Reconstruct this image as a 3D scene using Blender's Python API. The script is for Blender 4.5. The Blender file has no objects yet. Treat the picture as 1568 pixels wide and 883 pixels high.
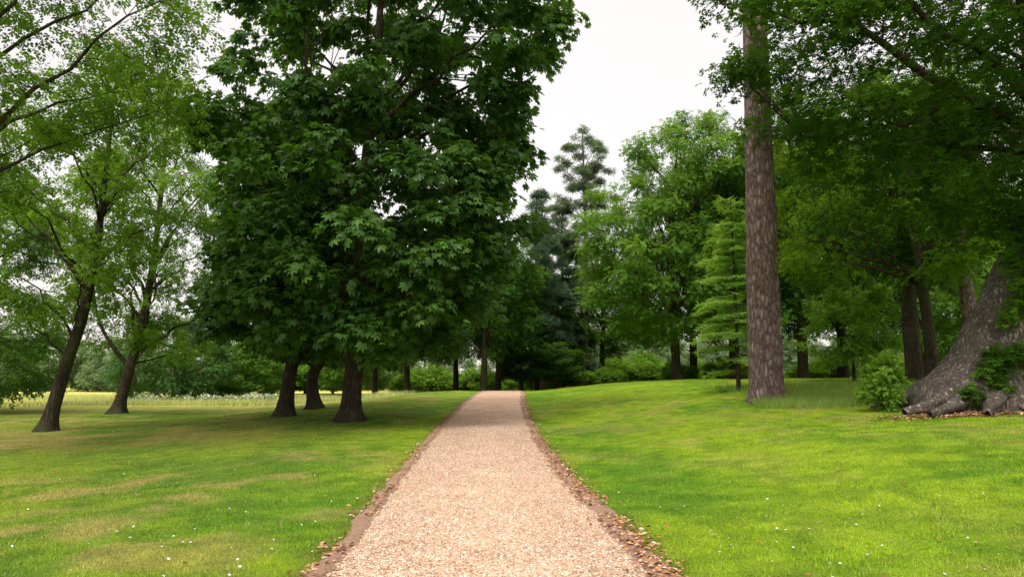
import bpy, math
import numpy as np
from mathutils import noise as mnoise, Vector
rng=np.random.default_rng(7)
scene=bpy.context.scene

# ---------------------------------------------------------------- helpers
def sm(t):
    t=np.clip(t,0,1); return t*t*(3-2*t)
def vn(x,y,seed=0.0):
    xi=np.floor(x); yi=np.floor(y); fx=x-xi; fy=y-yi
    fx=fx*fx*(3-2*fx); fy=fy*fy*(3-2*fy)
    def h(a,b):
        v=np.sin(a*127.1+b*311.7+seed*17.3)*43758.5453
        return v-np.floor(v)
    return (h(xi,yi)*(1-fx)+h(xi+1,yi)*fx)*(1-fy)+(h(xi,yi+1)*(1-fx)+h(xi+1,yi+1)*fx)*fy
def fbm(x,y,seed=0.0):
    return (vn(x,y,seed)+.5*vn(2.1*x,2.1*y,seed+1)+.25*vn(4.3*x,4.3*y,seed+2))/1.75
def norm(a): return a/(np.linalg.norm(a,axis=-1,keepdims=True)+1e-9)

def H(x,y):
    x=np.asarray(x,float); y=np.asarray(y,float)
    base=0.95*sm((y-10)/40.)-0.45*sm((y-54)/25.)
    lf=sm((-x-3)/14.)
    base=base*(1-0.75*lf)-0.15*sm((-x-4)/12.)
    r=0.95*(1-np.exp(-(np.maximum(x-1.2,0)**1.5)/16.))
    r=r*sm((y+2)/16.)
    off=sm((np.abs(x+.6)-1.8)/2.)
    rough=(0.14*(vn(x*.25,y*.25,5)-.5)+.045*(vn(x*.9,y*.9,6)-.5))*off
    return base+r+rough+0.35*sm((y-60)/30.)*sm((x-4)/10.)

PY=[-12,0,5.9,10,15,21.6,35,52,60,75,100]; PX=[.3,.1,-.16,-.42,-.66,-.85,-.9,-.65,-1.3,-5,-14]
_py=np.linspace(-12,100,400); _px=np.interp(_py,PY,PX)
_k=np.ones(25)/25; _px=np.convolve(np.pad(_px,12,mode='edge'),_k,'valid')
def cx(y): return np.interp(y,_py,_px)

def mesh_obj(name,V,F,mat,col=None,parent=None,smooth=False,loc=None):
    V=np.ascontiguousarray(V,dtype=np.float32); F=np.ascontiguousarray(F,dtype=np.int32)
    me=bpy.data.meshes.new(name)
    me.vertices.add(len(V)); me.vertices.foreach_set('co',V.ravel())
    n,k=F.shape
    me.loops.add(n*k); me.loops.foreach_set('vertex_index',F.ravel())
    me.polygons.add(n); me.polygons.foreach_set('loop_start',np.arange(n,dtype=np.int32)*k)
    if smooth: me.polygons.foreach_set('use_smooth',np.ones(n,dtype=bool))
    me.update(calc_edges=True)
    if col is not None:
        dom='FACE' if len(col)==n else 'POINT'
        at=me.attributes.new('col','FLOAT_COLOR',dom)
        c=np.ones((len(col),4),dtype=np.float32); c[:,:3]=col
        at.data.foreach_set('color',c.ravel())
    me.materials.append(mat)
    ob=bpy.data.objects.new(name,me); scene.collection.objects.link(ob)
    if parent: ob.parent=parent
    if loc is not None: ob.location=loc
    return ob
def empty(name,loc=(0,0,0)):
    e=bpy.data.objects.new(name,None); e.location=loc; e.empty_display_size=.3
    scene.collection.objects.link(e); return e

# ---------------------------------------------------------------- materials
def newmat(name):
    m=bpy.data.materials.new(name); m.use_nodes=True
    nt=m.node_tree; nt.nodes.clear()
    out=nt.nodes.new('ShaderNodeOutputMaterial'); return m,nt,out
def N(nt,t,**kw):
    n=nt.nodes.new(t)
    for k,v in kw.items():
        if k.startswith('i_'): n.inputs[k[2:].replace('_',' ')].default_value=v
        else: setattr(n,k,v)
    return n
def ramp(nt,stops):
    r=nt.nodes.new('ShaderNodeValToRGB'); e=r.color_ramp.elements
    while len(e)<len(stops): e.new(.5)
    for i,(p,c) in enumerate(stops):
        e[i].position=p; e[i].color=(*c,1) if len(c)==3 else c
    return r
def leaf_mat(name,trans=.38,rough=.5,spec=.35,simple=False):
    m,nt,out=newmat(name); L=nt.links
    a=N(nt,'ShaderNodeAttribute',attribute_name='col')
    if simple:
        p=N(nt,'ShaderNodeBsdfDiffuse'); L.new(a.outputs['Color'],p.inputs['Color'])
    else:
        p=N(nt,'ShaderNodeBsdfPrincipled'); p.inputs['Roughness'].default_value=rough
        p.inputs['Specular IOR Level'].default_value=spec
        L.new(a.outputs['Color'],p.inputs['Base Color'])
    if trans<=0:
        L.new(p.outputs[0],out.inputs[0]); return m
    t=N(nt,'ShaderNodeBsdfTranslucent')
    mul=N(nt,'ShaderNodeMix',data_type='RGBA',blend_type='MULTIPLY'); mul.inputs[0].default_value=1
    mul.inputs[7].default_value=(1.8,1.7,.8,1)
    L.new(a.outputs['Color'],mul.inputs[6]); L.new(mul.outputs[2],t.inputs['Color'])
    mx=N(nt,'ShaderNodeMixShader'); mx.inputs[0].default_value=trans
    L.new(p.outputs[0],mx.inputs[1]); L.new(t.outputs[0],mx.inputs[2]); L.new(mx.outputs[0],out.inputs[0])
    return m
M_leafg=leaf_mat('glossy_leaf_foliage',.32,.5,.3)
M_leaf=leaf_mat('leaf_foliage',.38,simple=True)
M_blade=leaf_mat('grass_blade',0,simple=True)
M_dry=leaf_mat('dry_leaf',0,simple=True)
def bark_mat(name,c1,c2,c3,sc=(7,7,1.6),bump=.6,green=.0,ridge=False,warp=.5):
    m,nt,out=newmat(name); L=nt.links
    tc=N(nt,'ShaderNodeTexCoord'); mp=N(nt,'ShaderNodeMapping'); mp.inputs['Scale'].default_value=sc
    L.new(tc.outputs['Object'],mp.inputs[0])
    nz=N(nt,'ShaderNodeTexNoise',i_Scale=1.1,i_Detail=8.0,i_Roughness=.7); L.new(mp.outputs[0],nz.inputs['Vector'])
    if ridge:
        s1=N(nt,'ShaderNodeMath',operation='SUBTRACT'); s1.inputs[1].default_value=.5; L.new(nz.outputs[0],s1.inputs[0])
        s2=N(nt,'ShaderNodeMath',operation='ABSOLUTE'); L.new(s1.outputs[0],s2.inputs[0])
        s3=N(nt,'ShaderNodeMath',operation='MULTIPLY'); s3.inputs[1].default_value=3.; L.new(s2.outputs[0],s3.inputs[0])
        hsrc=s3.outputs[0]
    else:
        add=N(nt,'ShaderNodeMix',data_type='RGBA',blend_type='LINEAR_LIGHT'); add.inputs[0].default_value=warp
        L.new(mp.outputs[0],add.inputs[6]); L.new(nz.outputs['Color'],add.inputs[7])
        vo=N(nt,'ShaderNodeTexVoronoi',feature='DISTANCE_TO_EDGE',i_Scale=1.0); L.new(add.outputs[2],vo.inputs['Vector'])
        hsrc=vo.outputs['Distance']
    r=ramp(nt,[(0,c1),(.09,c2),(.42,c3)]); L.new(hsrc,r.inputs[0])
    n2=N(nt,'ShaderNodeTexNoise',i_Scale=2.2,i_Detail=8.0,i_Roughness=.65); L.new(tc.outputs['Object'],n2.inputs['Vector'])
    r2=ramp(nt,[(.3,(.6,.6,.6)),(.7,(1.25,1.22,1.2))]); L.new(n2.outputs[0],r2.inputs[0])
    mu=N(nt,'ShaderNodeMix',data_type='RGBA',blend_type='MULTIPLY'); mu.inputs[0].default_value=1
    L.new(r.outputs[0],mu.inputs[6]); L.new(r2.outputs[0],mu.inputs[7])
    src=mu.outputs[2]
    if green>0:
        n3=N(nt,'ShaderNodeTexNoise',i_Scale=.9,i_Detail=5.0); L.new(tc.outputs['Object'],n3.inputs['Vector'])
        r3=ramp(nt,[(.45,(0,0,0)),(.65,(green,)*3)]); L.new(n3.outputs[0],r3.inputs[0])
        g=N(nt,'ShaderNodeMix',data_type='RGBA'); g.inputs[7].default_value=(.07,.09,.035,1)
        L.new(r3.outputs[0],g.inputs[0]); L.new(src,g.inputs[6]); src=g.outputs[2]
    p=N(nt,'ShaderNodeBsdfPrincipled'); p.inputs['Roughness'].default_value=.9; p.inputs['Specular IOR Level'].default_value=.15
    L.new(src,p.inputs['Base Color'])
    ms=N(nt,'ShaderNodeMath',operation='MULTIPLY_ADD'); L.new(n2.outputs[0],ms.inputs[0]); ms.inputs[1].default_value=.35
    cl=N(nt,'ShaderNodeMath',operation='MINIMUM'); L.new(hsrc,cl.inputs[0]); cl.inputs[1].default_value=.3
    L.new(cl.outputs[0],ms.inputs[2])
    b=N(nt,'ShaderNodeBump'); b.inputs['Strength'].default_value=bump; b.inputs['Distance'].default_value=.1
    L.new(ms.outputs[0],b.inputs['Height']); L.new(b.outputs[0],p.inputs['Normal']); L.new(p.outputs[0],out.inputs[0])
    return m
M_pinebark=bark_mat('pine_bark',(.085,.055,.05),(.20,.14,.13),(.35,.275,.265),(7.5,7.5,2.6),.95,warp=.8)
M_oakbark=bark_mat('oak_bark',(.09,.07,.058),(.20,.165,.145),(.35,.305,.27),(8,8,1.3),1.,.3,ridge=True)
M_bark=bark_mat('tree_bark',(.022,.016,.012),(.055,.042,.03),(.11,.085,.062),(12,12,2),.7,.5,ridge=True)
M_bark2=bark_mat('chestnut_bark',(.022,.016,.012),(.06,.044,.033),(.13,.10,.078),(12,12,1.8),.8,.25,ridge=True)

def ground_mat():
    m,nt,out=newmat('lawn_ground'); L=nt.links
    a=N(nt,'ShaderNodeAttribute',attribute_name='col'); tc=N(nt,'ShaderNodeTexCoord')
    n1=N(nt,'ShaderNodeTexNoise',i_Scale=28.0,i_Detail=8.0,i_Roughness=.75); L.new(tc.outputs['Object'],n1.inputs['Vector'])
    r1=ramp(nt,[(.3,(.4,.45,.4)),(.7,(1.45,1.35,1.2))]); L.new(n1.outputs[0],r1.inputs[0])
    n2=N(nt,'ShaderNodeTexNoise',i_Scale=3.0,i_Detail=8.0,i_Roughness=.75); L.new(tc.outputs['Object'],n2.inputs['Vector'])
    r2=ramp(nt,[(.3,(.6,.66,.6)),(.7,(1.35,1.22,1.3))]); L.new(n2.outputs[0],r2.inputs[0])
    m1=N(nt,'ShaderNodeMix',data_type='RGBA',blend_type='MULTIPLY'); m1.inputs[0].default_value=1
    m2=N(nt,'ShaderNodeMix',data_type='RGBA',blend_type='MULTIPLY'); m2.inputs[0].default_value=1
    L.new(a.outputs['Color'],m1.inputs[6]); L.new(r1.outputs[0],m1.inputs[7])
    L.new(m1.outputs[2],m2.inputs[6]); L.new(r2.outputs[0],m2.inputs[7])
    p=N(nt,'ShaderNodeBsdfPrincipled'); p.inputs['Roughness'].default_value=.95; p.inputs['Specular IOR Level'].default_value=.1
    L.new(m2.outputs[2],p.inputs['Base Color'])
    b=N(nt,'ShaderNodeBump'); b.inputs['Strength'].default_value=.8; b.inputs['Distance'].default_value=.05
    L.new(n1.outputs[0],b.inputs['Height']); L.new(b.outputs[0],p.inputs['Normal']); L.new(p.outputs[0],out.inputs[0])
    return m
M_ground=ground_mat()
def gravel_mat():
    m,nt,out=newmat('gravel'); L=nt.links
    tc=N(nt,'ShaderNodeTexCoord')
    v=N(nt,'ShaderNodeTexVoronoi',i_Scale=48.0); L.new(tc.outputs['Object'],v.inputs['Vector'])
    sp=N(nt,'ShaderNodeSeparateColor'); L.new(v.outputs['Color'],sp.inputs[0])
    r=ramp(nt,[(0,(.22,.125,.072)),(.3,(.43,.28,.175)),(.7,(.55,.38,.26)),(1,(.72,.59,.48))]); L.new(sp.outputs[0],r.inputs[0])
    n=N(nt,'ShaderNodeTexNoise',i_Scale=1.3,i_Detail=9.0,i_Roughness=.75); L.new(tc.outputs['Object'],n.inputs['Vector'])
    r2=ramp(nt,[(.3,(.72,.67,.64)),(.7,(1.15,1.13,1.12))]); L.new(n.outputs[0],r2.inputs[0])
    mu=N(nt,'ShaderNodeMix',data_type='RGBA',blend_type='MULTIPLY'); mu.inputs[0].default_value=1
    L.new(r.outputs[0],mu.inputs[6]); L.new(r2.outputs[0],mu.inputs[7])
    p=N(nt,'ShaderNodeBsdfPrincipled'); p.inputs['Roughness'].default_value=.85; p.inputs['Specular IOR Level'].default_value=.25
    L.new(mu.outputs[2],p.inputs['Base Color'])
    b=N(nt,'ShaderNodeBump',invert=True); b.inputs['Strength'].default_value=.8; b.inputs['Distance'].default_value=.012
    L.new(v.outputs['Distance'],b.inputs['Height']); L.new(b.outputs[0],p.inputs['Normal']); L.new(p.outputs[0],out.inputs[0])
    return m
M_gravel=gravel_mat()
def soil_mat():
    m,nt,out=newmat('soil'); L=nt.links
    tc=N(nt,'ShaderNodeTexCoord')
    n=N(nt,'ShaderNodeTexNoise',i_Scale=22.0,i_Detail=8.0,i_Roughness=.75); L.new(tc.outputs['Object'],n.inputs['Vector'])
    r=ramp(nt,[(.3,(.13,.07,.04)),(.5,(.32,.19,.12)),(.72,(.48,.33,.23))]); L.new(n.outputs[0],r.inputs[0])
    p=N(nt,'ShaderNodeBsdfPrincipled'); p.inputs['Roughness'].default_value=.95
    L.new(r.outputs[0],p.inputs['Base Color'])
    b=N(nt,'ShaderNodeBump'); b.inputs['Strength'].default_value=1; b.inputs['Distance'].default_value=.04
    L.new(n.outputs[0],b.inputs['Height']); L.new(b.outputs[0],p.inputs['Normal']); L.new(p.outputs[0],out.inputs[0])
    return m
M_soil=soil_mat()
def attr_mat(name,rough=.85):
    m,nt,out=newmat(name); a=N(nt,'ShaderNodeAttribute',attribute_name='col')
    p=N(nt,'ShaderNodeBsdfPrincipled'); p.inputs['Roughness'].default_value=rough
    nt.links.new(a.outputs['Color'],p.inputs['Base Color']); nt.links.new(p.outputs[0],out.inputs[0]); return m
M_stone=attr_mat('gravel_stone')
M_petal=attr_mat('petal',.6)

# ---------------------------------------------------------------- ground
def gcol(x,y):
    n1=fbm(x*.45,y*.3,11); n2=fbm(x*1.3,y*.9,23); n3=fbm(x*.12,y*.12,31); n4=fbm(x*3.5,y*3.,51)
    green=np.array([.092,.210,.012]); yel=np.array([.195,.305,.016]); dry=np.array([.35,.28,.11])
    t=np.clip(.45+(n1-.5)*2.4+(n4-.5)*1.2+ .15*sm((x-2)/6),0,1)[:,None]
    c=green*(1-t)+yel*t
    c=c*(.76+.56*n4)[:,None]
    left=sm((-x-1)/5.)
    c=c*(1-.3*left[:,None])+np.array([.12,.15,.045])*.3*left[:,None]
    d=sm((n2-.52)/.16)*sm((n3-.33)/.25)*(.30+.35*left)
    band=sm((-x-5)/4)*sm((y-15)/5)*sm((30-y)/8)
    d=np.clip(d+band*.5*sm((n1-.35)/.3),0,.85)[:,None]
    c=c*(1-d)+dry*d
    mead=(sm((-x-7)/8)*sm((y-36)/10))[:,None]
    mc=np.array([.42,.44,.12])*(.85+.4*fbm(x*.2,y*.5,3))[:,None]
    c=c*(1-mead)+mc*mead
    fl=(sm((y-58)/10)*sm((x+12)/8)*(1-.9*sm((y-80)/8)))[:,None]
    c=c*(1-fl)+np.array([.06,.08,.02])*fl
    ed=np.exp(-np.maximum(np.abs(x-cx(y))-1.5,0)/.12)[:,None]*.6
    c=c*(1-ed)+np.array([.15,.13,.04])*ed
    return c
s=lambda a,b,st: np.arange(a,b,st)
half=np.concatenate([s(0,22,.22),s(22,60,2),s(60,160,10),s(160,500,50),s(500,2600,300)])
xs=np.concatenate([-half[:0:-1],half])
ys=np.concatenate([s(-400,-40,60),s(-40,2,2),s(2,45,.22),s(45,90,1.),s(90,200,8),s(200,600,50),s(600,3000,300)])
X,Y=np.meshgrid(xs,ys); xf=X.ravel(); yf=Y.ravel()
V=np.stack([xf,yf,H(xf,yf)],1)
inp=sm((1.55-np.abs(xf-cx(yf)))/.3)*(yf<98); V[:,2]-=.05*inp
nx=len(xs); i=np.arange(len(ys)-1)[:,None]*nx+np.arange(nx-1)[None,:]; i=i.ravel()
F=np.stack([i,i+1,i+1+nx,i+nx],1)
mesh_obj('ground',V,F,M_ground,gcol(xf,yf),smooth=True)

def strip(name,lo_hi,zf,mat,ncross,dy=.12):
    yy=np.arange(-12,96,dy); lo,hi=lo_hi(yy)
    t=np.linspace(0,1,ncross)
    x=cx(yy)[:,None]+lo[:,None]*(1-t)+hi[:,None]*t; y=np.repeat(yy[:,None],ncross,1)
    z=H(x,y)+zf(x,y,t)
    V=np.stack([x.ravel(),y.ravel(),z.ravel()],1)
    i=(np.arange(len(yy)-1)[:,None]*ncross+np.arange(ncross-1)[None,:]).ravel()
    return V,np.stack([i,i+1,i+1+ncross,i+ncross],1)
gl=lambda y:1.32+.05*(fbm(y*1.5,y*0,41)-.5)*2+.05*(fbm(y*5,y*0,42)-.5); gr=lambda y:1.32+.06*(fbm(y*1.5,y*0,47)-.5)*2+.05*(fbm(y*5,y*0,48)-.5)
V,F=strip('p',lambda y:(-gl(y),gr(y)),lambda x,y,t:.012+.018*(1-(2*t-1)**2),M_gravel,20)
mesh_obj('gravel_path',V,F,M_gravel,smooth=True)
def soilz(x,y,t): return .0+.05*np.sin(np.pi*t)**.8*(.4+fbm(x*5,y*5,9))*1.0-.015*(1-np.sin(np.pi*t))
Va,Fa=strip('a',lambda y:(-gl(y)-.16-.12*fbm(y*2,y*0,3),-gl(y)+.05),soilz,M_soil,9,.06)
Vb,Fb=strip('b',lambda y:(gr(y)-.05,gr(y)+.20+.16*fbm(y*2,y*0,4)),soilz,M_soil,9,.06)
mesh_obj('path_edge_soil',np.concatenate([Va,Vb]),np.concatenate([Fa,Fb+len(Va)]),M_soil,smooth=True)

n=46000
u=rng.random(n); y=4.2*(24/4.2)**u; x=cx(y)+rng.uniform(-1.42,1.42,n)*np.where(rng.random(n)<.95,.95,1.1)
sz=rng.uniform(.005,.012,n)*(1+.25*(y>12)); 
T=np.array([[1,0,0],[0,1,0],[-1,0,0],[0,-1,0],[0,0,.8]])
a=rng.uniform(0,6.28,n); ca,sa=np.cos(a),np.sin(a)
el=rng.uniform(.6,1.2,n)
tx=T[None,:,0]*sz[:,None]*el[:,None]; ty=T[None,:,1]*sz[:,None]+rng.normal(0,.0015,(n,5)); tz=T[None,:,2]*sz[:,None]
V=np.stack([x[:,None]+tx*ca[:,None]-ty*sa[:,None], y[:,None]+tx*sa[:,None]+ty*ca[:,None], (H(x,y)+.018+.012*(1-((x-cx(y))/1.4)**2))[:,None]+tz],2).reshape(-1,3)
Ft=np.array([[0,1,4],[1,2,4],[2,3,4],[3,0,4]])
F=(Ft[None]+np.arange(n)[:,None,None]*5).reshape(-1,3)
pal=np.array([[.22,.125,.07],[.43,.28,.175],[.54,.38,.26],[.76,.65,.55],[.34,.25,.19]])
c=pal[rng.integers(0,5,n)]*rng.uniform(.8,1.15,(n,1))
mesh_obj('path_gravel_stones',V,F,M_stone,np.repeat(c,4,0))

def blades(name,x,y,h,w,col,lean=.5,mat=M_blade,z0=None):
    n=len(x); a=rng.uniform(0,6.28,n); l=rng.uniform(.1,1,n)*lean*h; b=rng.uniform(0,6.28,n)
    z=(H(x,y)-.008) if z0 is None else z0
    p0=np.stack([x-np.cos(a)*w/2,y-np.sin(a)*w/2,z],1); p1=np.stack([x+np.cos(a)*w/2,y+np.sin(a)*w/2,z],1)
    p2=np.stack([x+np.cos(b)*l,y+np.sin(b)*l,z+h],1)
    V=np.stack([p0,p1,p2],1).reshape(-1,3); F=np.arange(n*3).reshape(-1,3)
    return mesh_obj(name,V,F,mat,col)
n=540000
u=rng.random(n); y=3.6*(34/3.6)**u; x=rng.uniform(-1,1,n)*(.9*y+2.5)
d=np.abs(x-cx(y)); edge=1.48+.24*(fbm(x*4,y*4,77)-.5)
k=(d>edge)&((d>edge+.12)|(rng.random(n)<.6)); x=x[k]; y=y[k]; n=len(x)
h=rng.uniform(.02,.05,n)*(.35+1.2*fbm(x*2.5,y*2.5,8)); w=.004+.00042*y
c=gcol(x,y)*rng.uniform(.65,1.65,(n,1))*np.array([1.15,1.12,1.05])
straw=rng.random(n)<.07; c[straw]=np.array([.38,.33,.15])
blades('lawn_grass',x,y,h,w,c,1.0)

# ---------------------------------------------------------------- leaf templates
def kite(bx,by,ang,L,w,dr=.0,zo=0.):
    d=np.array([math.cos(ang),math.sin(ang)]); p=np.array([-d[1],d[0]]); b=np.array([bx,by])
    pts=[b,b+d*L*.6+p*w,b+d*L,b+d*L*.6-p*w]
    return [[q[0],q[1],zo-dr*(q[0]**2+q[1]**2)] for q in pts]
def tmpl(ks):
    return np.array([v for k in ks for v in k],float)
T_chest=tmpl([kite(0,0,math.radians(a),L,.21,.5) for a,L in [(-100,.62),(-62,.85),(-22,1.),(20,1.),(60,.85),(100,.62)]])
T_spray=tmpl([kite(.1,0,.95,.45,.14,.2),kite(.3,0,-.9,.48,.15,.2,.03),kite(.5,.0,.8,.45,.14,.2),kite(.66,0,-.7,.4,.13,.2,.02),kite(.7,0,.1,.45,.14,.25)])
T_oak=tmpl([kite(0,0,a,.85,.2,.2,z) for a,z in [(-1.4,0),(-.5,.06),(.35,-.03),(1.2,.05),(2.5,.02)]])
T_needle=tmpl([kite(0,0,a,1.,.055,.15,z) for a,z in [(-.9,0),(-.35,.05),(.2,-.04),(.75,.03)]])
def place(P,A,Nn,S,T):
    a=norm(A); nn=norm(Nn-(Nn*a).sum(1,keepdims=True)*a); b=np.cross(nn,a)
    V=P[:,None]+S[:,None,None]*(T[None,:,0:1]*a[:,None]+T[None,:,1:2]*b[:,None]+T[None,:,2:3]*nn[:,None])
    return V.reshape(-1,3), np.arange(len(P)*len(T)).reshape(-1,4)

def foliage(C,r,per,T,size,c1,c2,flat=.6,droop=.25,ctr=(0,0),axis_out=.6,up=1.,jit=.5,hollow=2.0):
    C=np.asarray(C,float); r=np.asarray(r,float)
    cnt=np.maximum((per*(r/np.mean(r))**2*rng.uniform(.7,1.3,len(r))).astype(int),3)
    idx=np.repeat(np.arange(len(C)),cnt); n=len(idx)
    d=norm(rng.normal(0,1,(n,3))); fl=rng.random(n)<.55; d[fl,2]=np.abs(d[fl,2])
    rad=r[idx]*rng.random(n)**(1/hollow)*(1+.25*rng.normal(0,1,n)*.5)
    off=d*rad[:,None]*np.array([1,1,flat]); hd=(off[:,0]**2+off[:,1]**2)/r[idx]
    P=C[idx]+off; P[:,2]-=droop*hd
    out=P.copy(); out[:,0]-=ctr[0]; out[:,1]-=ctr[1]; out[:,2]=0; out=norm(out)
    A=out*axis_out+d*.8+rng.normal(0,jit,(n,3)); A[:,2]-=droop*1.6
    Nn=np.array([0,0,up])+d*.5+out*.25+rng.normal(0,.4,(n,3))
    S=rng.uniform(size[0],size[1],n)
    V,F=place(P,A,Nn,S,T)
    t=np.clip(rng.random(len(C))[idx]*.6+rng.random(n)*.5,0,1)[:,None]
    c=(np.array(c1)*(1-t)+np.array(c2)*t)*rng.uniform(.8,1.2,(n,1))
    return V,F,np.repeat(c,len(T)//4,0)

def clumps(profile,k,rr,shell=.45,wob=.18,seed=0):
    """profile: rows of z,R,cx,cy"""
    p=np.array([list(q)+[0]*(4-len(q)) for q in profile],float)
    zz=np.linspace(p[0,0],p[-1,0],200); R=np.interp(zz,p[:,0],p[:,1]); wgt=R+.3; wgt/=wgt.sum()
    z=rng.choice(zz,k,p=wgt)+rng.normal(0,.2,k)
    R=np.interp(z,p[:,0],p[:,1]); a=rng.uniform(0,6.283,k)
    R=R*(1+wob*np.sin(a*3+z*.9+seed)+wob*.7*np.sin(a*5-z*1.7+seed*2))
    q=np.where(rng.random(k)<.75,rng.uniform(1-shell*.6,1,k),rng.uniform(.15,.8,k))
    x=np.interp(z,p[:,0],p[:,2])+np.cos(a)*R*q; y=np.interp(z,p[:,0],p[:,3])+np.sin(a)*R*q
    return np.stack([x,y,z],1), rng.uniform(rr[0],rr[1],k)

# ---------------------------------------------------------------- wood
def catmull(P,sub):
    P=np.array(P,float); Q=np.vstack([2*P[0]-P[1],P,2*P[-1]-P[-2]]); out=[]
    for i in range(1,len(Q)-2):
        for t in np.linspace(0,1,sub,endpoint=False):
            out.append(.5*((2*Q[i])+(-Q[i-1]+Q[i+1])*t+(2*Q[i-1]-5*Q[i]+4*Q[i+1]-Q[i+2])*t*t+(-Q[i-1]+3*Q[i]-3*Q[i+1]+Q[i+2])*t**3))
    out.append(P[-1]); return np.array(out)
class Wood:
    def __init__(s): s.V=[];s.F=[];s.n=0
    def tube(s,P,r,k=6,mod=None):
        P=np.asarray(P,float); r=np.asarray(r,float)
        t=norm(np.gradient(P,axis=0)); ov=np.abs(P[-1]-P[0]); ref=np.zeros(3); ref[np.argmin(ov)]=1
        u=norm(np.cross(t,ref)); v=np.cross(t,u)
        a=np.linspace(0,2*np.pi,k,endpoint=False)
        rr=np.repeat(r[:,None],k,1)
        if mod is not None: rr=rr*mod(P,a)
        V=P[:,None]+rr[...,None]*(np.cos(a)[None,:,None]*u[:,None]+np.sin(a)[None,:,None]*v[:,None])
        m=len(P); i=np.arange(m-1)[:,None]*k; j=np.arange(k)[None,:]; j2=(j+1)%k
        F=np.stack([i+j,i+j2,i+k+j2,i+k+j],2).reshape(-1,4)
        s.V.append(V.reshape(-1,3)); s.F.append(F+s.n); s.n+=m*k
    def arr(s): return np.concatenate(s.V),np.concatenate(s.F)
def trunk_mod(flare,seed,h0=.5,lob=5,amp=.5):
    def f(P,a):
        z=P[:,2:3]; fl=np.exp(-np.maximum(z,0)/h0)
        lobes=.5+.5*np.sin(lob*a[None]+seed+.6*np.sin(2*a[None]+seed))
        nz=np.array([[mnoise.noise(Vector((math.cos(q)*1.5+seed,math.sin(q)*1.5,zz*.7)))+.5*mnoise.noise(Vector((math.cos(q)*5+seed,math.sin(q)*5,zz*1.2))) for q in a] for zz in P[:,2]])
        return 1+fl*(flare*(.5+amp*lobes))+.09*nz
    return f
def grow(W,trunk,C,nmain,sub=True,twig=0,r=None,thick=1.,zlo=None):
    T=catmull(trunk,8); tp=T[:,:3]; tr=T[:,3]
    C=np.asarray(C); order=rng.permutation(len(C)); mains=order[:nmain]
    S=[]
    ztop=tp[-1,2]; zmin=tp[len(tp)//3,2] if zlo is None else zlo
    for ci in mains:
        c=C[ci]; hd=np.hypot(c[0]-np.interp(c[2],tp[:,2],tp[:,0]),c[1]-np.interp(c[2],tp[:,2],tp[:,1]))
        zs=np.clip(c[2]-.75*hd-rng.uniform(0,.8),min(zmin,c[2]),ztop*.96)
        p0=np.array([np.interp(zs,tp[:,2],tp[:,0]),np.interp(zs,tp[:,2],tp[:,1]),zs]); rt=np.interp(zs,tp[:,2],tr)
        p1=p0*.5+c*.5+np.array([0,0,.12*hd])+rng.normal(0,.07*hd+.02,3)
        t=np.linspace(0,1,9)[:,None]; P=(1-t)**2*p0+2*t*(1-t)*p1+t*t*c
        P[1:-1]+=rng.normal(0,.02*hd+.01,(7,3))
        L=np.linalg.norm(c-p0); r0=min(rt*.55,(.02+.02*L)*thick)
        W.tube(P,np.linspace(r0,.012,9),6); S.append(P[3:])
    if not S: return
    S=np.concatenate(S)
    if sub:
        for ci in order[nmain:]:
            c=C[ci]; dd=np.linalg.norm(S-c,axis=1)+.6*np.maximum(S[:,2]-c[2],0); p0=S[np.argmin(dd)]
            t=np.linspace(0,1,5)[:,None]; p1=(p0+c)/2+rng.normal(0,.15,3)+np.array([0,0,.15])
            W.tube((1-t)**2*p0+2*t*(1-t)*p1+t*t*c,np.linspace(.026*thick,.01,5),4)
    if twig and r is not None:
        for ci in range(len(C)):
            for _ in range(twig):
                e=C[ci]+norm(rng.normal(0,1,3))*r[ci]*np.array([.9,.9,.6]); m=(C[ci]+e)/2+rng.normal(0,.08,3)
                W.tube(np.array([C[ci],m,e]),[.011,.008,.004],4)

def tree(name,x,y,trunk,C,r,fol,bark,nmain=14,k=18,flare=.6,sub=True,twig=0,h0=.5,extra=None,thick=1.,lob=5,zlo=None,lm=None,limbmat=None):
    z=float(H(x,y)); root=empty(name,(x,y,z))
    W=Wood(); tk=catmull(trunk,10)
    W.tube(np.vstack([tk[:1,:3]-[0,0,.3],tk[:,:3]]),np.r_[tk[0,3],tk[:,3]],k,trunk_mod(flare,rng.uniform(0,6),h0,lob))
    W2=Wood() if limbmat else W
    grow(W2,trunk,C,nmain,sub,twig=twig,r=r,thick=thick,zlo=zlo)
    if extra: extra(W)
    V,F=W.arr(); mesh_obj('trunk' if limbmat else 'trunk_and_limbs',V,F,bark,parent=root,smooth=True)
    if limbmat:
        V,F=W2.arr(); mesh_obj('limbs',V,F,limbmat,parent=root,smooth=True)
    parts=[foliage(C,r,**fol)] if isinstance(fol,dict) else fol
    Vs=np.concatenate([p[0] for p in parts]); cs=np.concatenate([p[2] for p in parts]); o=0; Fs=[]
    for p in parts: Fs.append(p[1]+o); o+=len(p[0])
    mesh_obj('crown_foliage',Vs,np.concatenate(Fs),lm or M_leaf,cs,parent=root)
    return root

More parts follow.
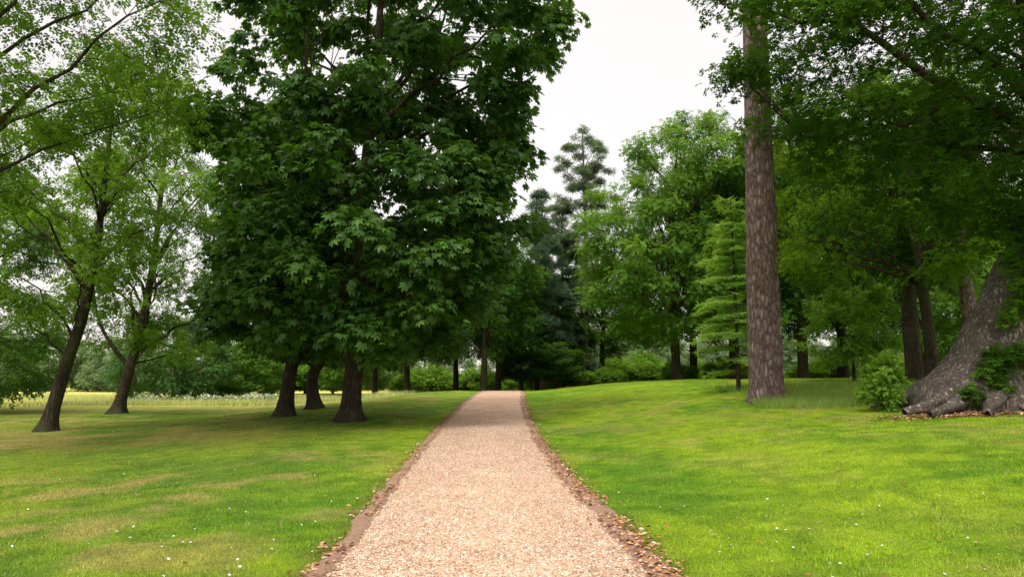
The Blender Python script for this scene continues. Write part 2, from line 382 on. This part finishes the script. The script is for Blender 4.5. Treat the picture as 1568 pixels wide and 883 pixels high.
# ---------------------------------------------------------------- main chestnut
D1=(.032,.088,.016); D2=(.082,.185,.027)
C,r=clumps([(2.3,2.4,1.0),(3.0,4.0,.8),(4.4,4.9,.6),(8,5.2,.45),(10.5,5.4,.7),(13,6.3,1.4),(16,6.2,1.5),(19,4,1.4),(21,1.5,1.2)],340,(.65,1.25),wob=.12)
kk=80; a=rng.uniform(0,6.283,kk); z=rng.uniform(2.7,8.,kk); R=np.interp(z,[2.7,4,8],[3.4,4.6,5.0])*rng.uniform(.55,1.,kk)
C=np.vstack([C,np.stack([.5+np.cos(a)*R,np.sin(a)*R,z],1)]); r=np.r_[r,rng.uniform(.7,1.2,kk)]
tree('horse_chestnut_tree',-5.6,24,[(0,0,0,.36),(.05,0,1.2,.32),(.15,0,2.6,.30),(.1,.1,5,.27),(.3,0,9,.22),(.6,0,14,.14),(.8,0,20,.05)],C,r,
 dict(per=100,T=T_chest,size=(.16,.28),c1=D1,c2=D2,flat=.5,droop=.35,ctr=(.7,0),up=.9),M_bark2,nmain=30,k=28,flare=.9,h0=.3,thick=.8,lm=M_leafg,zlo=3.2)
for (x,y,h,R,rt,tilt) in [(-9.2,28,13,3.2,.31,.1),(-9.7,34,12,3.4,.32,-.1)]:
    C,r=clumps([(2.6,1.6,.4),(3.6,R,.3),(7,R,.2),(h-2,R*.7),(h,.6)],100,(.8,1.2))
    tree('horse_chestnut_tree',x,y,[(0,0,0,rt),(.15*tilt*10,0,1.5,rt*.85),(.3,0,3,rt*.75),(.2,0,7,rt*.5),(.1,0,h,.05)],C,r,
     dict(per=65,T=T_chest,size=(.22,.34),c1=D1,c2=D2,flat=.5,droop=.3,up=.9),M_bark2,nmain=14,k=20,flare=.8,h0=.3,lm=M_leafg,thick=.7)

# ---------------------------------------------------------------- left trees
L1=(.065,.145,.022); L2=(.155,.27,.036)
C,r=clumps([(3.8,1.5,.7),(5.5,2.8,.4),(8,3.3,.3),(11,2.8,.7),(13.2,1.,1)],96,(.5,.9),wob=.2)
tree('ash_tree',-16.05,24,[(0,0,0,.26),(.15,0,.8,.22),(.45,0,2.2,.20),(.9,0,4.,.17),(1.15,0,6,.14),(1.25,0,8,.1),(1.4,0,13,.03)],C,r,
 dict(per=72,T=T_spray,size=(.20,.31),c1=L1,c2=L2,flat=.6,droop=.3,ctr=(1,0)),M_bark,nmain=22,flare=.8,h0=.25,twig=2,thick=.6)
C,r=clumps([(3.2,3.4,1.8),(6,4.4,1.6),(10,4.6,1.5),(14,4.0,1.5),(17,2.4,1.6),(18.6,.7,1.6)],180,(.55,1.05),wob=.2)
tree('lime_tree',-20.5,36,[(0,0,0,.32),(.2,0,1.,.27),(.5,0,2.5,.25),(.9,0,4.2,.22),(1.3,0,8,.16),(1.5,0,13,.1),(1.6,0,18,.03)],C,r,
 dict(per=74,T=T_spray,size=(.25,.38),c1=L1,c2=(.18,.31,.045),flat=.6,droop=.3,ctr=(1.5,0)),M_bark,nmain=30,flare=1.2,h0=.3,twig=2,thick=.7,
 extra=lambda W:[W.tube(catmull([(.5,0,2.3,.2),(-.6,0,3.6,.16),(-1.6,.2,5.2,.1),(-2.2,.3,8,.04)],6)[:,:3],np.linspace(.15,.03,19),8)])
C,r=clumps([(.9,4),(3,6.2),(7,6.4),(11,5.2),(14.5,1.5)],220,(.7,1.15),wob=.15)
tree('maple_tree',-31,37.5,[(0,0,0,.4),(0,0,2,.33),(0,0,7,.2),(0,0,13,.04)],C,r,
 dict(per=75,T=T_spray,size=(.26,.42),c1=(.05,.12,.028),c2=(.11,.20,.04),flat=.6,droop=.3),M_bark,nmain=20,twig=1)
C,r=clumps([(7.4,2.4,2.6),(9,4.0,2.8),(12,4.8,2.8),(15,4,2.4),(18,1,1)],215,(.55,.95),wob=.2)
C2,r2=clumps([(4.6,.6,1.5),(6.5,1.3,2.0),(8.6,1.4,2.4)],30,(.4,.7)); C=np.vstack([C,C2]); r=np.r_[r,r2]
tree('sycamore_tree',-14.6,15,[(0,0,0,.36),(.1,0,2,.3),(.6,0,5,.22),(1.4,0,8,.16),(2.2,0,12,.1),(2.4,0,17,.03)],C,r,
 dict(per=72,T=T_spray,size=(.17,.26),c1=(.055,.13,.02),c2=(.16,.28,.035),flat=.6,droop=.25,ctr=(2.5,0)),M_bark,nmain=26,twig=2,thick=.45)

# ---------------------------------------------------------------- big pine trunk
C,r=clumps([(17,2,.5),(19,4.5,.5),(23,4.5,.5),(26,2,.5)],50,(.8,1.2))
tree('pine_tree',8.86,24,[(0,0,0,.60),(.0,0,.8,.575),(.02,0,2.5,.56),(.08,0,6,.52),(.2,0,12,.46),(.3,0,18,.36),(.4,0,26,.1)],C,r,
 dict(per=60,T=T_needle,size=(.25,.4),c1=(.02,.05,.02),c2=(.04,.09,.03)),M_pinebark,nmain=14,k=64,flare=.3,h0=.25,lob=7,zlo=16)

# ---------------------------------------------------------------- oak (right)
O=np.array([12.7,18.,0])
k=380; d=norm(rng.normal(0,1,(k,3))); q=np.where(rng.random(k)<.7,rng.uniform(.75,1,k),rng.uniform(.2,.8,k))
C=np.array([14.2,18,12.0])+d*q[:,None]*np.array([8.2,8.3,6.6])
C=C[(C[:,0]>5.2)&(C[:,1]>10.5)]
ex=np.array([[5.6,17,11.6],[6.2,16.6,11.0],[6.6,16.4,12.2],[7.3,17,10.2],[7.9,17,9.4],[6.1,17,12.6],[7.6,16,11.2],[5.0,17.4,12.6],[8.4,16.5,8.6],[9.6,17,7.4],[10.4,16,6.6],[9.0,16,8.0],[11.5,15.5,6.4],[12.3,15.4,5.8],[10,18.5,7.3],[12.8,16,6.6],
 [11.2,16,7.6],[12.2,15,7.2],[13.2,15.2,6.0],[11.6,17,8.2],[10.4,15,8.4],[9.4,15,9.4],[13.0,14.6,6.9],[13.8,15.5,6.3],[13.4,14.8,7.8],[12.0,14.5,8.3],[10.8,14.6,9.4],[11.8,14,9.6],[9.8,14.4,10.4],[8.6,15,10.6],[13,14,9.]])
C=np.vstack([C,ex]); C=C-O-np.array([0,0,float(H(12.7,18))]); r=rng.uniform(.75,1.25,len(C)); r[-len(ex):]=.9
OC1=(.018,.052,.010); OC2=(.066,.142,.018)
main=foliage(C,r,per=96,T=T_oak,size=(.12,.20),c1=OC1,c2=OC2,flat=.6,droop=.2,ctr=(1.5,0))
Ce=np.array([[-.75,-1.25,1.15],[-.2,-1.4,1.3],[.1,-1.2,3.],[.6,-1.25,2.7],[-.9,-1.2,.5],[-1.6,-1.3,.3],[1.1,-1.1,4.6],[1.6,-1.1,4.1],[-.1,-1.15,2.5],[.0,-.95,3.6],[.9,-1.15,3.5],[1.8,-1.2,3.2],[1.5,-1.1,5.2],[1.3,-1.2,2.9],[-1.2,-1.3,.8],[.3,-1.5,.6],[.7,-1.1,4.2],[2.1,-1.1,4.7],
 [.35,-1.2,3.6],[.3,-.8,4.2],[-.35,-1.1,2.2],[.9,-1.35,2.1]])
epi=foliage(Ce,np.array([.5,.42,.55,.5,.35,.35,.6,.5,.38,.4,.45,.35,.6,.35,.3,.3,.45,.55,.4,.4,.3,.35]),per=150,T=T_oak,size=(.09,.16),c1=(.035,.095,.012),c2=(.11,.225,.02),flat=.8,droop=.2,ctr=(0,3))
def roots(W):
    for P,r0 in [([(-.4,-.2,1.1),(-1.2,-.5,.5),(-2.1,-.9,.12),(-3.2,-1.2,-.1)],.46),([(-.5,-.6,.8),(-1.1,-1.4,.2),(-1.8,-2.1,-.1)],.38),([(.3,-.7,.8),(.4,-1.6,.2),(.5,-2.5,-.1)],.42),
                 ([(-.7,.4,.9),(-1.6,.9,.3),(-2.7,1.3,-.1)],.4),([(.9,-.6,.9),(1.7,-1.4,.2),(2.7,-1.9,-.1)],.42),([(-.2,-.8,.7),(-.5,-1.6,.1),(-.5,-2.3,-.15)],.32),([(-1.2,-.8,.35),(-2.2,-1.5,.05),(-3.,-1.9,-.12)],.2)]:
        Q=catmull(P,6); sd=r0*37; W.tube(Q,np.linspace(r0,.07,len(Q)),18,lambda PP,a,sd=sd:1+.16*np.sin(3*a[None]+PP[:,0:1]*4+sd)+.12*np.sin(7*a[None]+PP[:,1:2]*6)+.1*np.sin(PP[:,0:1]*9+sd))
tree('oak_tree',12.7,18,[(-.1,0,0,1.5),(.15,0,.8,1.28),(.45,0,1.6,1.13),(1.25,0,3.2,1.0),(1.9,0,4.6,.9),(2.2,.1,7,.6),(2.2,.3,10,.35),(2.,.3,16,.1)],C,r,
 [main,epi],M_oakbark,nmain=22,k=72,flare=.35,h0=.6,extra=roots,thick=.8,lob=6,zlo=6.8,limbmat=M_bark)

C,r=clumps([(4.7,2.5,-2.2),(6,5,-1.8),(9,6,-1.5),(12.5,5.2,-1),(15,1.5,-1)],165,(.6,1.1),wob=.25)
tree('oak_tree',18.6,30.5,[(0,0,0,.27),(.05,0,2,.25),(-.1,0,5,.2),(-.3,0,9,.15),(-.4,0,14,.04)],C,r,
 dict(per=62,T=T_spray,size=(.22,.36),c1=(.035,.09,.012),c2=(.15,.265,.025),flat=.5,droop=.3),M_bark,nmain=20,thick=.6,flare=.4,zlo=4.5)
C,r=clumps([(5.5,2,0),(7,4,0),(11,4.5,0),(15,2,0)],90,(.8,1.2))
tree('oak_tree',19.9,34,[(0,0,0,.38),(0,0,4,.34),(0,0,9,.25),(0,0,15,.05)],C,r,
 dict(per=60,T=T_spray,size=(.3,.45),c1=(.022,.06,.012),c2=(.06,.135,.02),flat=.5,droop=.3),M_bark,nmain=12,flare=.4,zlo=5)
C,r=clumps([(8,1.5),(10,2.5),(14,2.5),(16,1)],36,(.6,1.))
tree('scots_pine_tree',21.6,32,[(0,0,0,.35),(-.1,0,4,.3),(-.2,0,8,.26),(-.2,0,15,.1)],C,r,
 dict(per=60,T=T_needle,size=(.3,.45),c1=(.03,.06,.03),c2=(.05,.1,.045)),M_pinebark,nmain=10,flare=.3)
C,r=clumps([(1.0,1.6),(2,2.4),(3.6,2.3),(5,1.5,.4),(5.8,.5,.6)],70,(.4,.65))
tree('cherry_tree',18.9,38,[(0,0,0,.09),(0,0,1.2,.07),(.1,0,3,.05),(.3,0,5.4,.02)],C,r,
 dict(per=75,T=T_spray,size=(.2,.32),c1=(.09,.19,.03),c2=(.20,.34,.05),flat=.6,droop=.3),M_bark,nmain=12)
C,r=clumps([(.1,.3),(.4,.5),(.9,.45),(1.3,.2)],34,(.15,.25),wob=.3)
tree('shrub',9.85,18.4,[(0,0,0,.02),(0,0,.5,.015),(0,0,1.2,.006)],C,r,
 dict(per=70,T=T_spray,size=(.09,.16),c1=(.09,.19,.022),c2=(.20,.35,.045),flat=.9,droop=.1,jit=.9),M_bark,nmain=8)

# ---------------------------------------------------------------- young cedar
def cedar(name,x,y,h,Rb):
    z0=float(H(x,y)); root=empty(name,(x,y,z0)); W=Wood()
    W.tube([(0,0,-.1),(0,0,1.2),(.03,0,h*.6),(0.0,0,h)],[.11,.095,.05,.008],8)
    P=[];A=[];
    z=.95
    while z<h-.15:
        f=1-(z/h)
        for _ in range(rng.integers(4,6)):
            a=rng.uniform(0,6.283); L=(Rb*f**.8+.12)*rng.uniform(.6,1.2)
            d=np.array([math.cos(a),math.sin(a),0]); t=np.linspace(0,1,7); zo=rng.normal(0,.07)
            zc=z+zo+L*(.16*t-.30*t*t)
            Q=np.stack([d[0]*L*t,d[1]*L*t,zc],1); W.tube(Q,np.linspace(.02*f+.008,.003,7),4)
            m=int(34*L)+5; tt=rng.uniform(.12,1,m); side=rng.choice([-1,1],m); wd=rng.uniform(0,.28,m)*(1.15-tt)*L
            pp=np.array([-d[1],d[0],0])
            base=np.stack([d[0]*L*tt,d[1]*L*tt,z+zo+L*(.16*tt-.30*tt*tt)],1)+pp*(side*wd)[:,None]; base[:,2]-=wd*.25+rng.uniform(0,.04,m)
            P.append(base); A.append(d*.7+pp*side[:,None]*.8+rng.normal(0,.2,(m,3))+np.array([0,0,-.3]))
        z+=.28+.26*f
    P=np.concatenate(P);A=np.concatenate(A);n=len(P)
    V,F=place(P,A,np.array([0,0,1.])+rng.normal(0,.25,(n,3)),rng.uniform(.14,.24,n),T_needle*np.array([1,2.4,1]))
    t=rng.random((n,1)); c=np.array([.14,.27,.05])*(1-t)+np.array([.25,.41,.09])*t
    v,f=W.arr(); mesh_obj('trunk_and_branches',v,f,M_bark,parent=root,smooth=True)
    mesh_obj('needle_foliage',V,F,M_leaf,np.repeat(c,4,0),parent=root)
cedar('cedar_tree',9.7,29.5,8.9,2.9)

# ---------------------------------------------------------------- beech
C,r=clumps([(2.6,2.,0),(4,4.6,-.9),(6,5.7,-1.2),(10,6.2,-1.0),(14,5.6,.2),(17,4.2,1.4),(19.5,1.8,2.2)],330,(.7,1.25),wob=.12)
tree('beech_tree',12.,50,[(0,0,0,.34),(-.1,0,3,.3),(-.2,0,8,.25),(.2,0,14,.13),(.8,0,19,.03)],C,r,
 dict(per=80,T=T_spray,size=(.28,.45),c1=(.055,.135,.022),c2=(.16,.29,.045),flat=.55,droop=.3),M_bark,nmain=26,thick=.7)
C,r=clumps([(.4,3.8),(2,4.7),(4.5,4.6),(6.5,3.2),(7.4,1.2)],120,(.7,1.1),wob=.08)
tree('holm_oak_tree',-29.3,60,[(0,0,0,.3),(0,0,2,.25),(0,0,5,.12),(0,0,7,.03)],C,r,
 dict(per=75,T=T_spray,size=(.3,.45),c1=(.04,.10,.035),c2=(.08,.165,.045),flat=.6,droop=.3),M_bark,nmain=8)

# ---------------------------------------------------------------- background tree templates
def template(name,prof,k,rr,per,T,size,c1,c2,trunk,nmain=16,flat=.55,bark=M_bark,wob=.15,shell=.45,**kw):
    C,r=clumps(prof,k,rr,wob=wob,seed=rng.uniform(0,6),shell=shell); W=Wood(); tk=catmull(trunk,6)
    W.tube(tk[:,:3],tk[:,3],12); grow(W,trunk,C,nmain,False,thick=.7)
    V,F=W.arr(); a=mesh_obj(name+'_wood',V,F,bark,smooth=True)
    V,F,c=foliage(C,r,per,T,size,c1,c2,flat=flat,**kw); b=mesh_obj(name+'_crown',V,F,M_leaf,c)
    ma,mb=a.data,b.data; bpy.data.objects.remove(a); bpy.data.objects.remove(b); return ma,mb
tw=[(0,0,-.3,.4),(.1,0,3,.32),(0,.2,8,.22),(0,0,16,.04)]
BD=template('dark',[(3.6,3),(5,5),(8,5.8),(12,5),(15.5,2.5),(17,.8)],135,(.9,1.4),70,T_spray,(.4,.65),(.026,.068,.015),(.062,.14,.024),tw)
BD2=template('dark2',[(4.0,2),(5,4.6),(9,5),(13,4.4),(16,1.5)],125,(.9,1.4),66,T_spray,(.4,.65),(.032,.08,.016),(.085,.175,.027),tw)
BM=template('mid',[(1.8,3.4),(4,5.2),(8,5.8),(12,4.6),(15.5,1.5)],150,(.9,1.4),75,T_spray,(.4,.65),(.06,.14,.027),(.145,.265,.045),tw)
BF=template('far',[(.3,4),(2,5.6),(6,6),(10,4.6),(13,1.5)],120,(1.,1.6),55,T_spray,(.5,.8),(.14,.21,.13),(.21,.29,.16),tw)  # aerial haze painted in: leaf colour made paler and bluer for distance
BS=template('bush',[(.1,1.6),(.8,2.2),(1.8,1.9),(2.7,.7)],50,(.5,.8),60,T_spray,(.25,.4),(.06,.14,.02),(.16,.28,.035),[(0,0,-.1,.06),(0,0,1,.05),(0,0,1.8,.03),(0,0,2.5,.01)],6)
BP=template('pine',[(12,1.8),(15,3.4),(17,2.4),(20,3.9),(22,2.8),(24,3.2),(26.5,1.6),(28,.4)],64,(.4,.9),62,T_needle*np.array([1,2.,1]),(.3,.5),(.08,.125,.085),(.14,.20,.125),[(0,0,-.3,.35),(0,0,8,.3),(.3,0,16,.22),(0,0,27,.05)],64,flat=.3,bark=M_pinebark,wob=.3,shell=1.1,jit=.9)
BC=template('spruce',[(1.5,3.6),(4,4),(9,3.5),(14,2.6),(18,1.4),(20.5,.3)],115,(.7,1.1),80,T_needle*np.array([1,2,1]),(.35,.6),(.045,.085,.055),(.085,.145,.088),[(0,0,-.3,.35),(0,0,8,.25),(0,0,16,.12),(0,0,20,.03)],20,flat=.35,droop=.4)
def inst(name,tp,x,y,s=1.,sz=None,parent=None,dz=0,rz=None):
    z=float(H(x,y))+dz; sz=sz or s; rz=rng.uniform(0,6.28) if rz is None else rz
    if parent is None: root=empty(name,(x,y,z)); loc=(0,0,0)
    else: root=parent; loc=(x,y,z)
    for me,nm in zip(tp,('trunk_and_limbs','crown_foliage')):
        o=bpy.data.objects.new(nm,me); scene.collection.objects.link(o); o.parent=root
        o.location=loc; o.rotation_euler=(0,0,rz); o.scale=(s,s,sz)
for a in [('oak_tree',BD,-2.3,56,.75,.85),('oak_tree',BD2,-1.3,63,.8,.85),('lime_tree',BD2,-9.1,60,.8,.85),('lime_tree',BD,-13.5,68,.8,.85),('lime_tree',BD2,-5.5,68,.8,.85),
          ('oak_tree',BD2,1.,80,.9,.85),('oak_tree',BD2,4.8,72,.75,.62),('oak_tree',BD2,10.5,80,1.,.9),('oak_tree',BD,15.8,60,.95,1.1),('oak_tree',BD2,17.8,55,.9,1.1),
          ('oak_tree',BD,22.5,60,1.1,1.3),('oak_tree',BD,20.3,48,.95,1.2),('oak_tree',BD,25.5,53,1.1,1.2),('oak_tree',BM,27.5,46,.8,.95),('oak_tree',BD2,32,62,1.1,1.2),('oak_tree',BD2,38,58,1.,1.1),('oak_tree',BD,46,66,1.,1.2),
          ('holly_tree',BD2,4.2,62,.42,.26),('lime_tree',BM,-18,78,.8,.7)]:
    inst(*a)
inst('scots_pine_tree',BP,7.5,70,1.,.99)
inst('scots_pine_tree',BP,3.6,80,.85,.84)
inst('spruce_tree',BC,2.4,66,.85,.98)
inst('spruce_tree',BC,5.3,71,.8,.95)
inst('lime_tree',BM,-24.5,64,.6,.42,None,-.3)
und=empty('woodland_undergrowth')
for i in range(40):
    x=rng.uniform(-14,50); y=rng.uniform(84,104) if x<30 else rng.uniform(55,85)
    s_=rng.uniform(.8,1.4); inst('b',BS,x,y,s_,s_*rng.uniform(.6,1.1),und)
for (x,y,s_) in [(6.5,66,.8),(9,64,.7),(14,58,.7),(19.,62,.9),(-11,72,.8)]:
    inst('b',BS,x,y,s_,s_*.8,und)
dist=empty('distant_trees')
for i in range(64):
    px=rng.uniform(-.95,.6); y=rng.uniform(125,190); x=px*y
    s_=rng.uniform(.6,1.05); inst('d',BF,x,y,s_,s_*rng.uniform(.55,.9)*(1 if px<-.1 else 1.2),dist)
for i in range(9):
    y=rng.uniform(88,104); x=rng.uniform(-.40,-.22)*y; s_=rng.uniform(.5,.7); inst('d',BM,x,y,s_,s_*.75,dist)

# ---------------------------------------------------------------- tall grass
n=60000; x=rng.uniform(-62,-8,n); y=rng.uniform(44,84,n)
k=fbm(x*.15,y*.15,61)>.4; x=x[k];y=y[k];n=len(x)
t=rng.random((n,1)); blades('meadow_grass',x,y,rng.uniform(.2,.45,n),np.full(n,.03),np.array([.30,.38,.09])*(1-t)+np.array([.62,.6,.28])*t,.4)
n=26000; a=rng.uniform(0,6.28,n); q=np.sqrt(rng.random(n))
x=np.r_[10.2+2.2*q[:n//2]*np.cos(a[:n//2]),rng.uniform(9.3,26,n//2)]; y=np.r_[22.5+2.6*q[:n//2]*np.sin(a[:n//2]),rng.uniform(25,34,n//2)]
t=rng.random((n,1)); blades('tall_grass',x,y,rng.uniform(.1,.36,n),np.full(n,.014),np.array([.14,.26,.03])*(1-t)+np.array([.30,.39,.10])*t,.6)
k=60; C=np.stack([rng.uniform(-31,-19,k),rng.uniform(54,57,k),np.zeros(k)],1); C[:,2]=H(C[:,0],C[:,1])+.3; rr=rng.uniform(.3,.6,k)
v1,f1,c1=foliage(C,rr,70,T_spray,(.12,.2),(.10,.2,.04),(.2,.3,.08),flat=.6)
k2=rng.random(len(c1)//5)<.4; c1[np.repeat(k2,5)]=(.72,.72,.64)
mesh_obj('white_flowering_shrubs',v1,f1,M_petal,c1)

# ---------------------------------------------------------------- fallen leaves, daisies
T_fall=np.array([[0,0,0],[.5,.3,.12],[1,0,.05],[.5,0,0],[0,0,0],[.5,0,0],[1,0,.05],[.5,-.3,.14]],float)
def scatter(name,x,y,size,pal,T=T_fall,mat=M_dry,dz=.02,tilt=.35):
    n=len(x); P=np.stack([x,y,H(x,y)+dz],1); A=rng.normal(0,1,(n,3)); A[:,2]*=.15
    Nn=np.array([0,0,1.])+rng.normal(0,tilt,(n,3)); V,F=place(P,A,Nn,rng.uniform(size[0],size[1],n),T)
    c=np.array(pal)[rng.integers(0,len(pal),n)]*rng.uniform(.7,1.2,(n,1)); return mesh_obj(name,V,F,mat,np.repeat(c,len(T)//4,0))
n=4400; u=rng.random(n); y=4.*(40/4.)**u; sd=np.where(rng.random(n)<.72,1,-1)
kk=fbm(y*.9,sd*3.,71)>.38; y=y[kk]; sd=sd[kk]; n=len(y)
x=cx(y)+sd*(1.45+rng.normal(0,.10,n)+.10*(rng.random(n)<.2))
brown=[(.34,.18,.10),(.26,.14,.075),(.46,.28,.16),(.44,.20,.10),(.17,.09,.055),(.55,.38,.26)]
scatter('fallen_leaves',x,y,(.03,.08),brown,dz=.045)
n=320; y=4.5*(30/4.5)**rng.random(n); x=rng.uniform(-1,1,n)*(.85*y)
kk=np.abs(x-cx(y))>1.7; scatter('fallen_leaves',x[kk],y[kk],(.03,.07),[(.30,.2,.08),(.35,.26,.12),(.22,.13,.06),(.4,.15,.06)],dz=.03)
n=110; y=5*(22/5.)**rng.random(n); x=cx(y)+rng.uniform(-1.3,1.3,n); scatter('fallen_leaves',x,y,(.02,.05),brown,dz=.045)
a=np.linspace(0,6.283,9)[:-1]; T_d=tmpl([kite(0,0,q,1,.32,-.2) for q in a])
n=560; y=4.5*(26/4.5)**rng.random(n); x=rng.uniform(-1,1,n)*(.85*y); kk=(np.abs(x-cx(y))>1.8)&(fbm(x*.3,y*.3,91)>.42)
scatter('daisies',x[kk],y[kk],(.008,.016),[(.8,.8,.78)],T=T_d,mat=M_petal,dz=.04,tilt=.2)
n=1600; x=rng.normal(10.7,.9,n); y=rng.normal(16.4,.3,n); scatter('fallen_leaves',x,y,(.05,.1),brown,dz=.04)

# ---------------------------------------------------------------- light (bright overcast: zenith brighter than horizon, soft sun)
w=bpy.data.worlds.new('World'); scene.world=w; w.use_nodes=True; nt=w.node_tree; nt.nodes.clear()
EL=math.radians(56); AZ=math.radians(205)
sky=N(nt,'ShaderNodeTexSky',sky_type='NISHITA'); sky.sun_disc=False; sky.sun_elevation=EL; sky.sun_rotation=AZ; sky.dust_density=4; sky.air_density=1.0
b1=N(nt,'ShaderNodeBackground'); b1.inputs[1].default_value=.05; nt.links.new(sky.outputs[0],b1.inputs[0])
tc=N(nt,'ShaderNodeTexCoord'); nz=N(nt,'ShaderNodeTexNoise',i_Scale=1.6,i_Detail=4.0); nt.links.new(tc.outputs['Generated'],nz.inputs['Vector'])
cr=ramp(nt,[(.3,(.97,.89,.83)),(.7,(1.0,.94,.88))]); nt.links.new(nz.outputs[0],cr.inputs[0])
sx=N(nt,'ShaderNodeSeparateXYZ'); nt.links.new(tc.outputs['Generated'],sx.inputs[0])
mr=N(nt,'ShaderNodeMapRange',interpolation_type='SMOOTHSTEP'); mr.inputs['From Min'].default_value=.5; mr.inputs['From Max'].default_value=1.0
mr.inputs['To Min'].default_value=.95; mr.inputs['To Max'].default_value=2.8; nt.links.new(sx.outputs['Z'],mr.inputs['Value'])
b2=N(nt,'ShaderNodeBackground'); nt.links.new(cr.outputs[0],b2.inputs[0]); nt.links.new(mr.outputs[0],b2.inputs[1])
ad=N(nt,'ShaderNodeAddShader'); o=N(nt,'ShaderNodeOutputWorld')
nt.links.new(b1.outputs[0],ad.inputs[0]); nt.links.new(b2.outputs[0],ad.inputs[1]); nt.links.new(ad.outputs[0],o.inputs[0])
sl=bpy.data.lights.new('sun','SUN'); sl.energy=2.5; sl.angle=math.radians(14); sl.color=(1,.96,.87)
so=bpy.data.objects.new('sun',sl); scene.collection.objects.link(so)
dirv=Vector((math.sin(AZ)*math.cos(EL),math.cos(AZ)*math.cos(EL),math.sin(EL)))
so.rotation_euler=dirv.to_track_quat('Z','Y').to_euler()

cam=bpy.data.cameras.new('camera'); co=bpy.data.objects.new('camera',cam); scene.collection.objects.link(co)
cam.lens=24; cam.sensor_width=36; cam.clip_end=5000; cam.clip_start=.05
co.location=(0,0,1.6); co.rotation_euler=(math.radians(90+7.85),0,0); scene.camera=co
scene.view_settings.view_transform='Standard'; scene.view_settings.look='None'; scene.view_settings.exposure=0
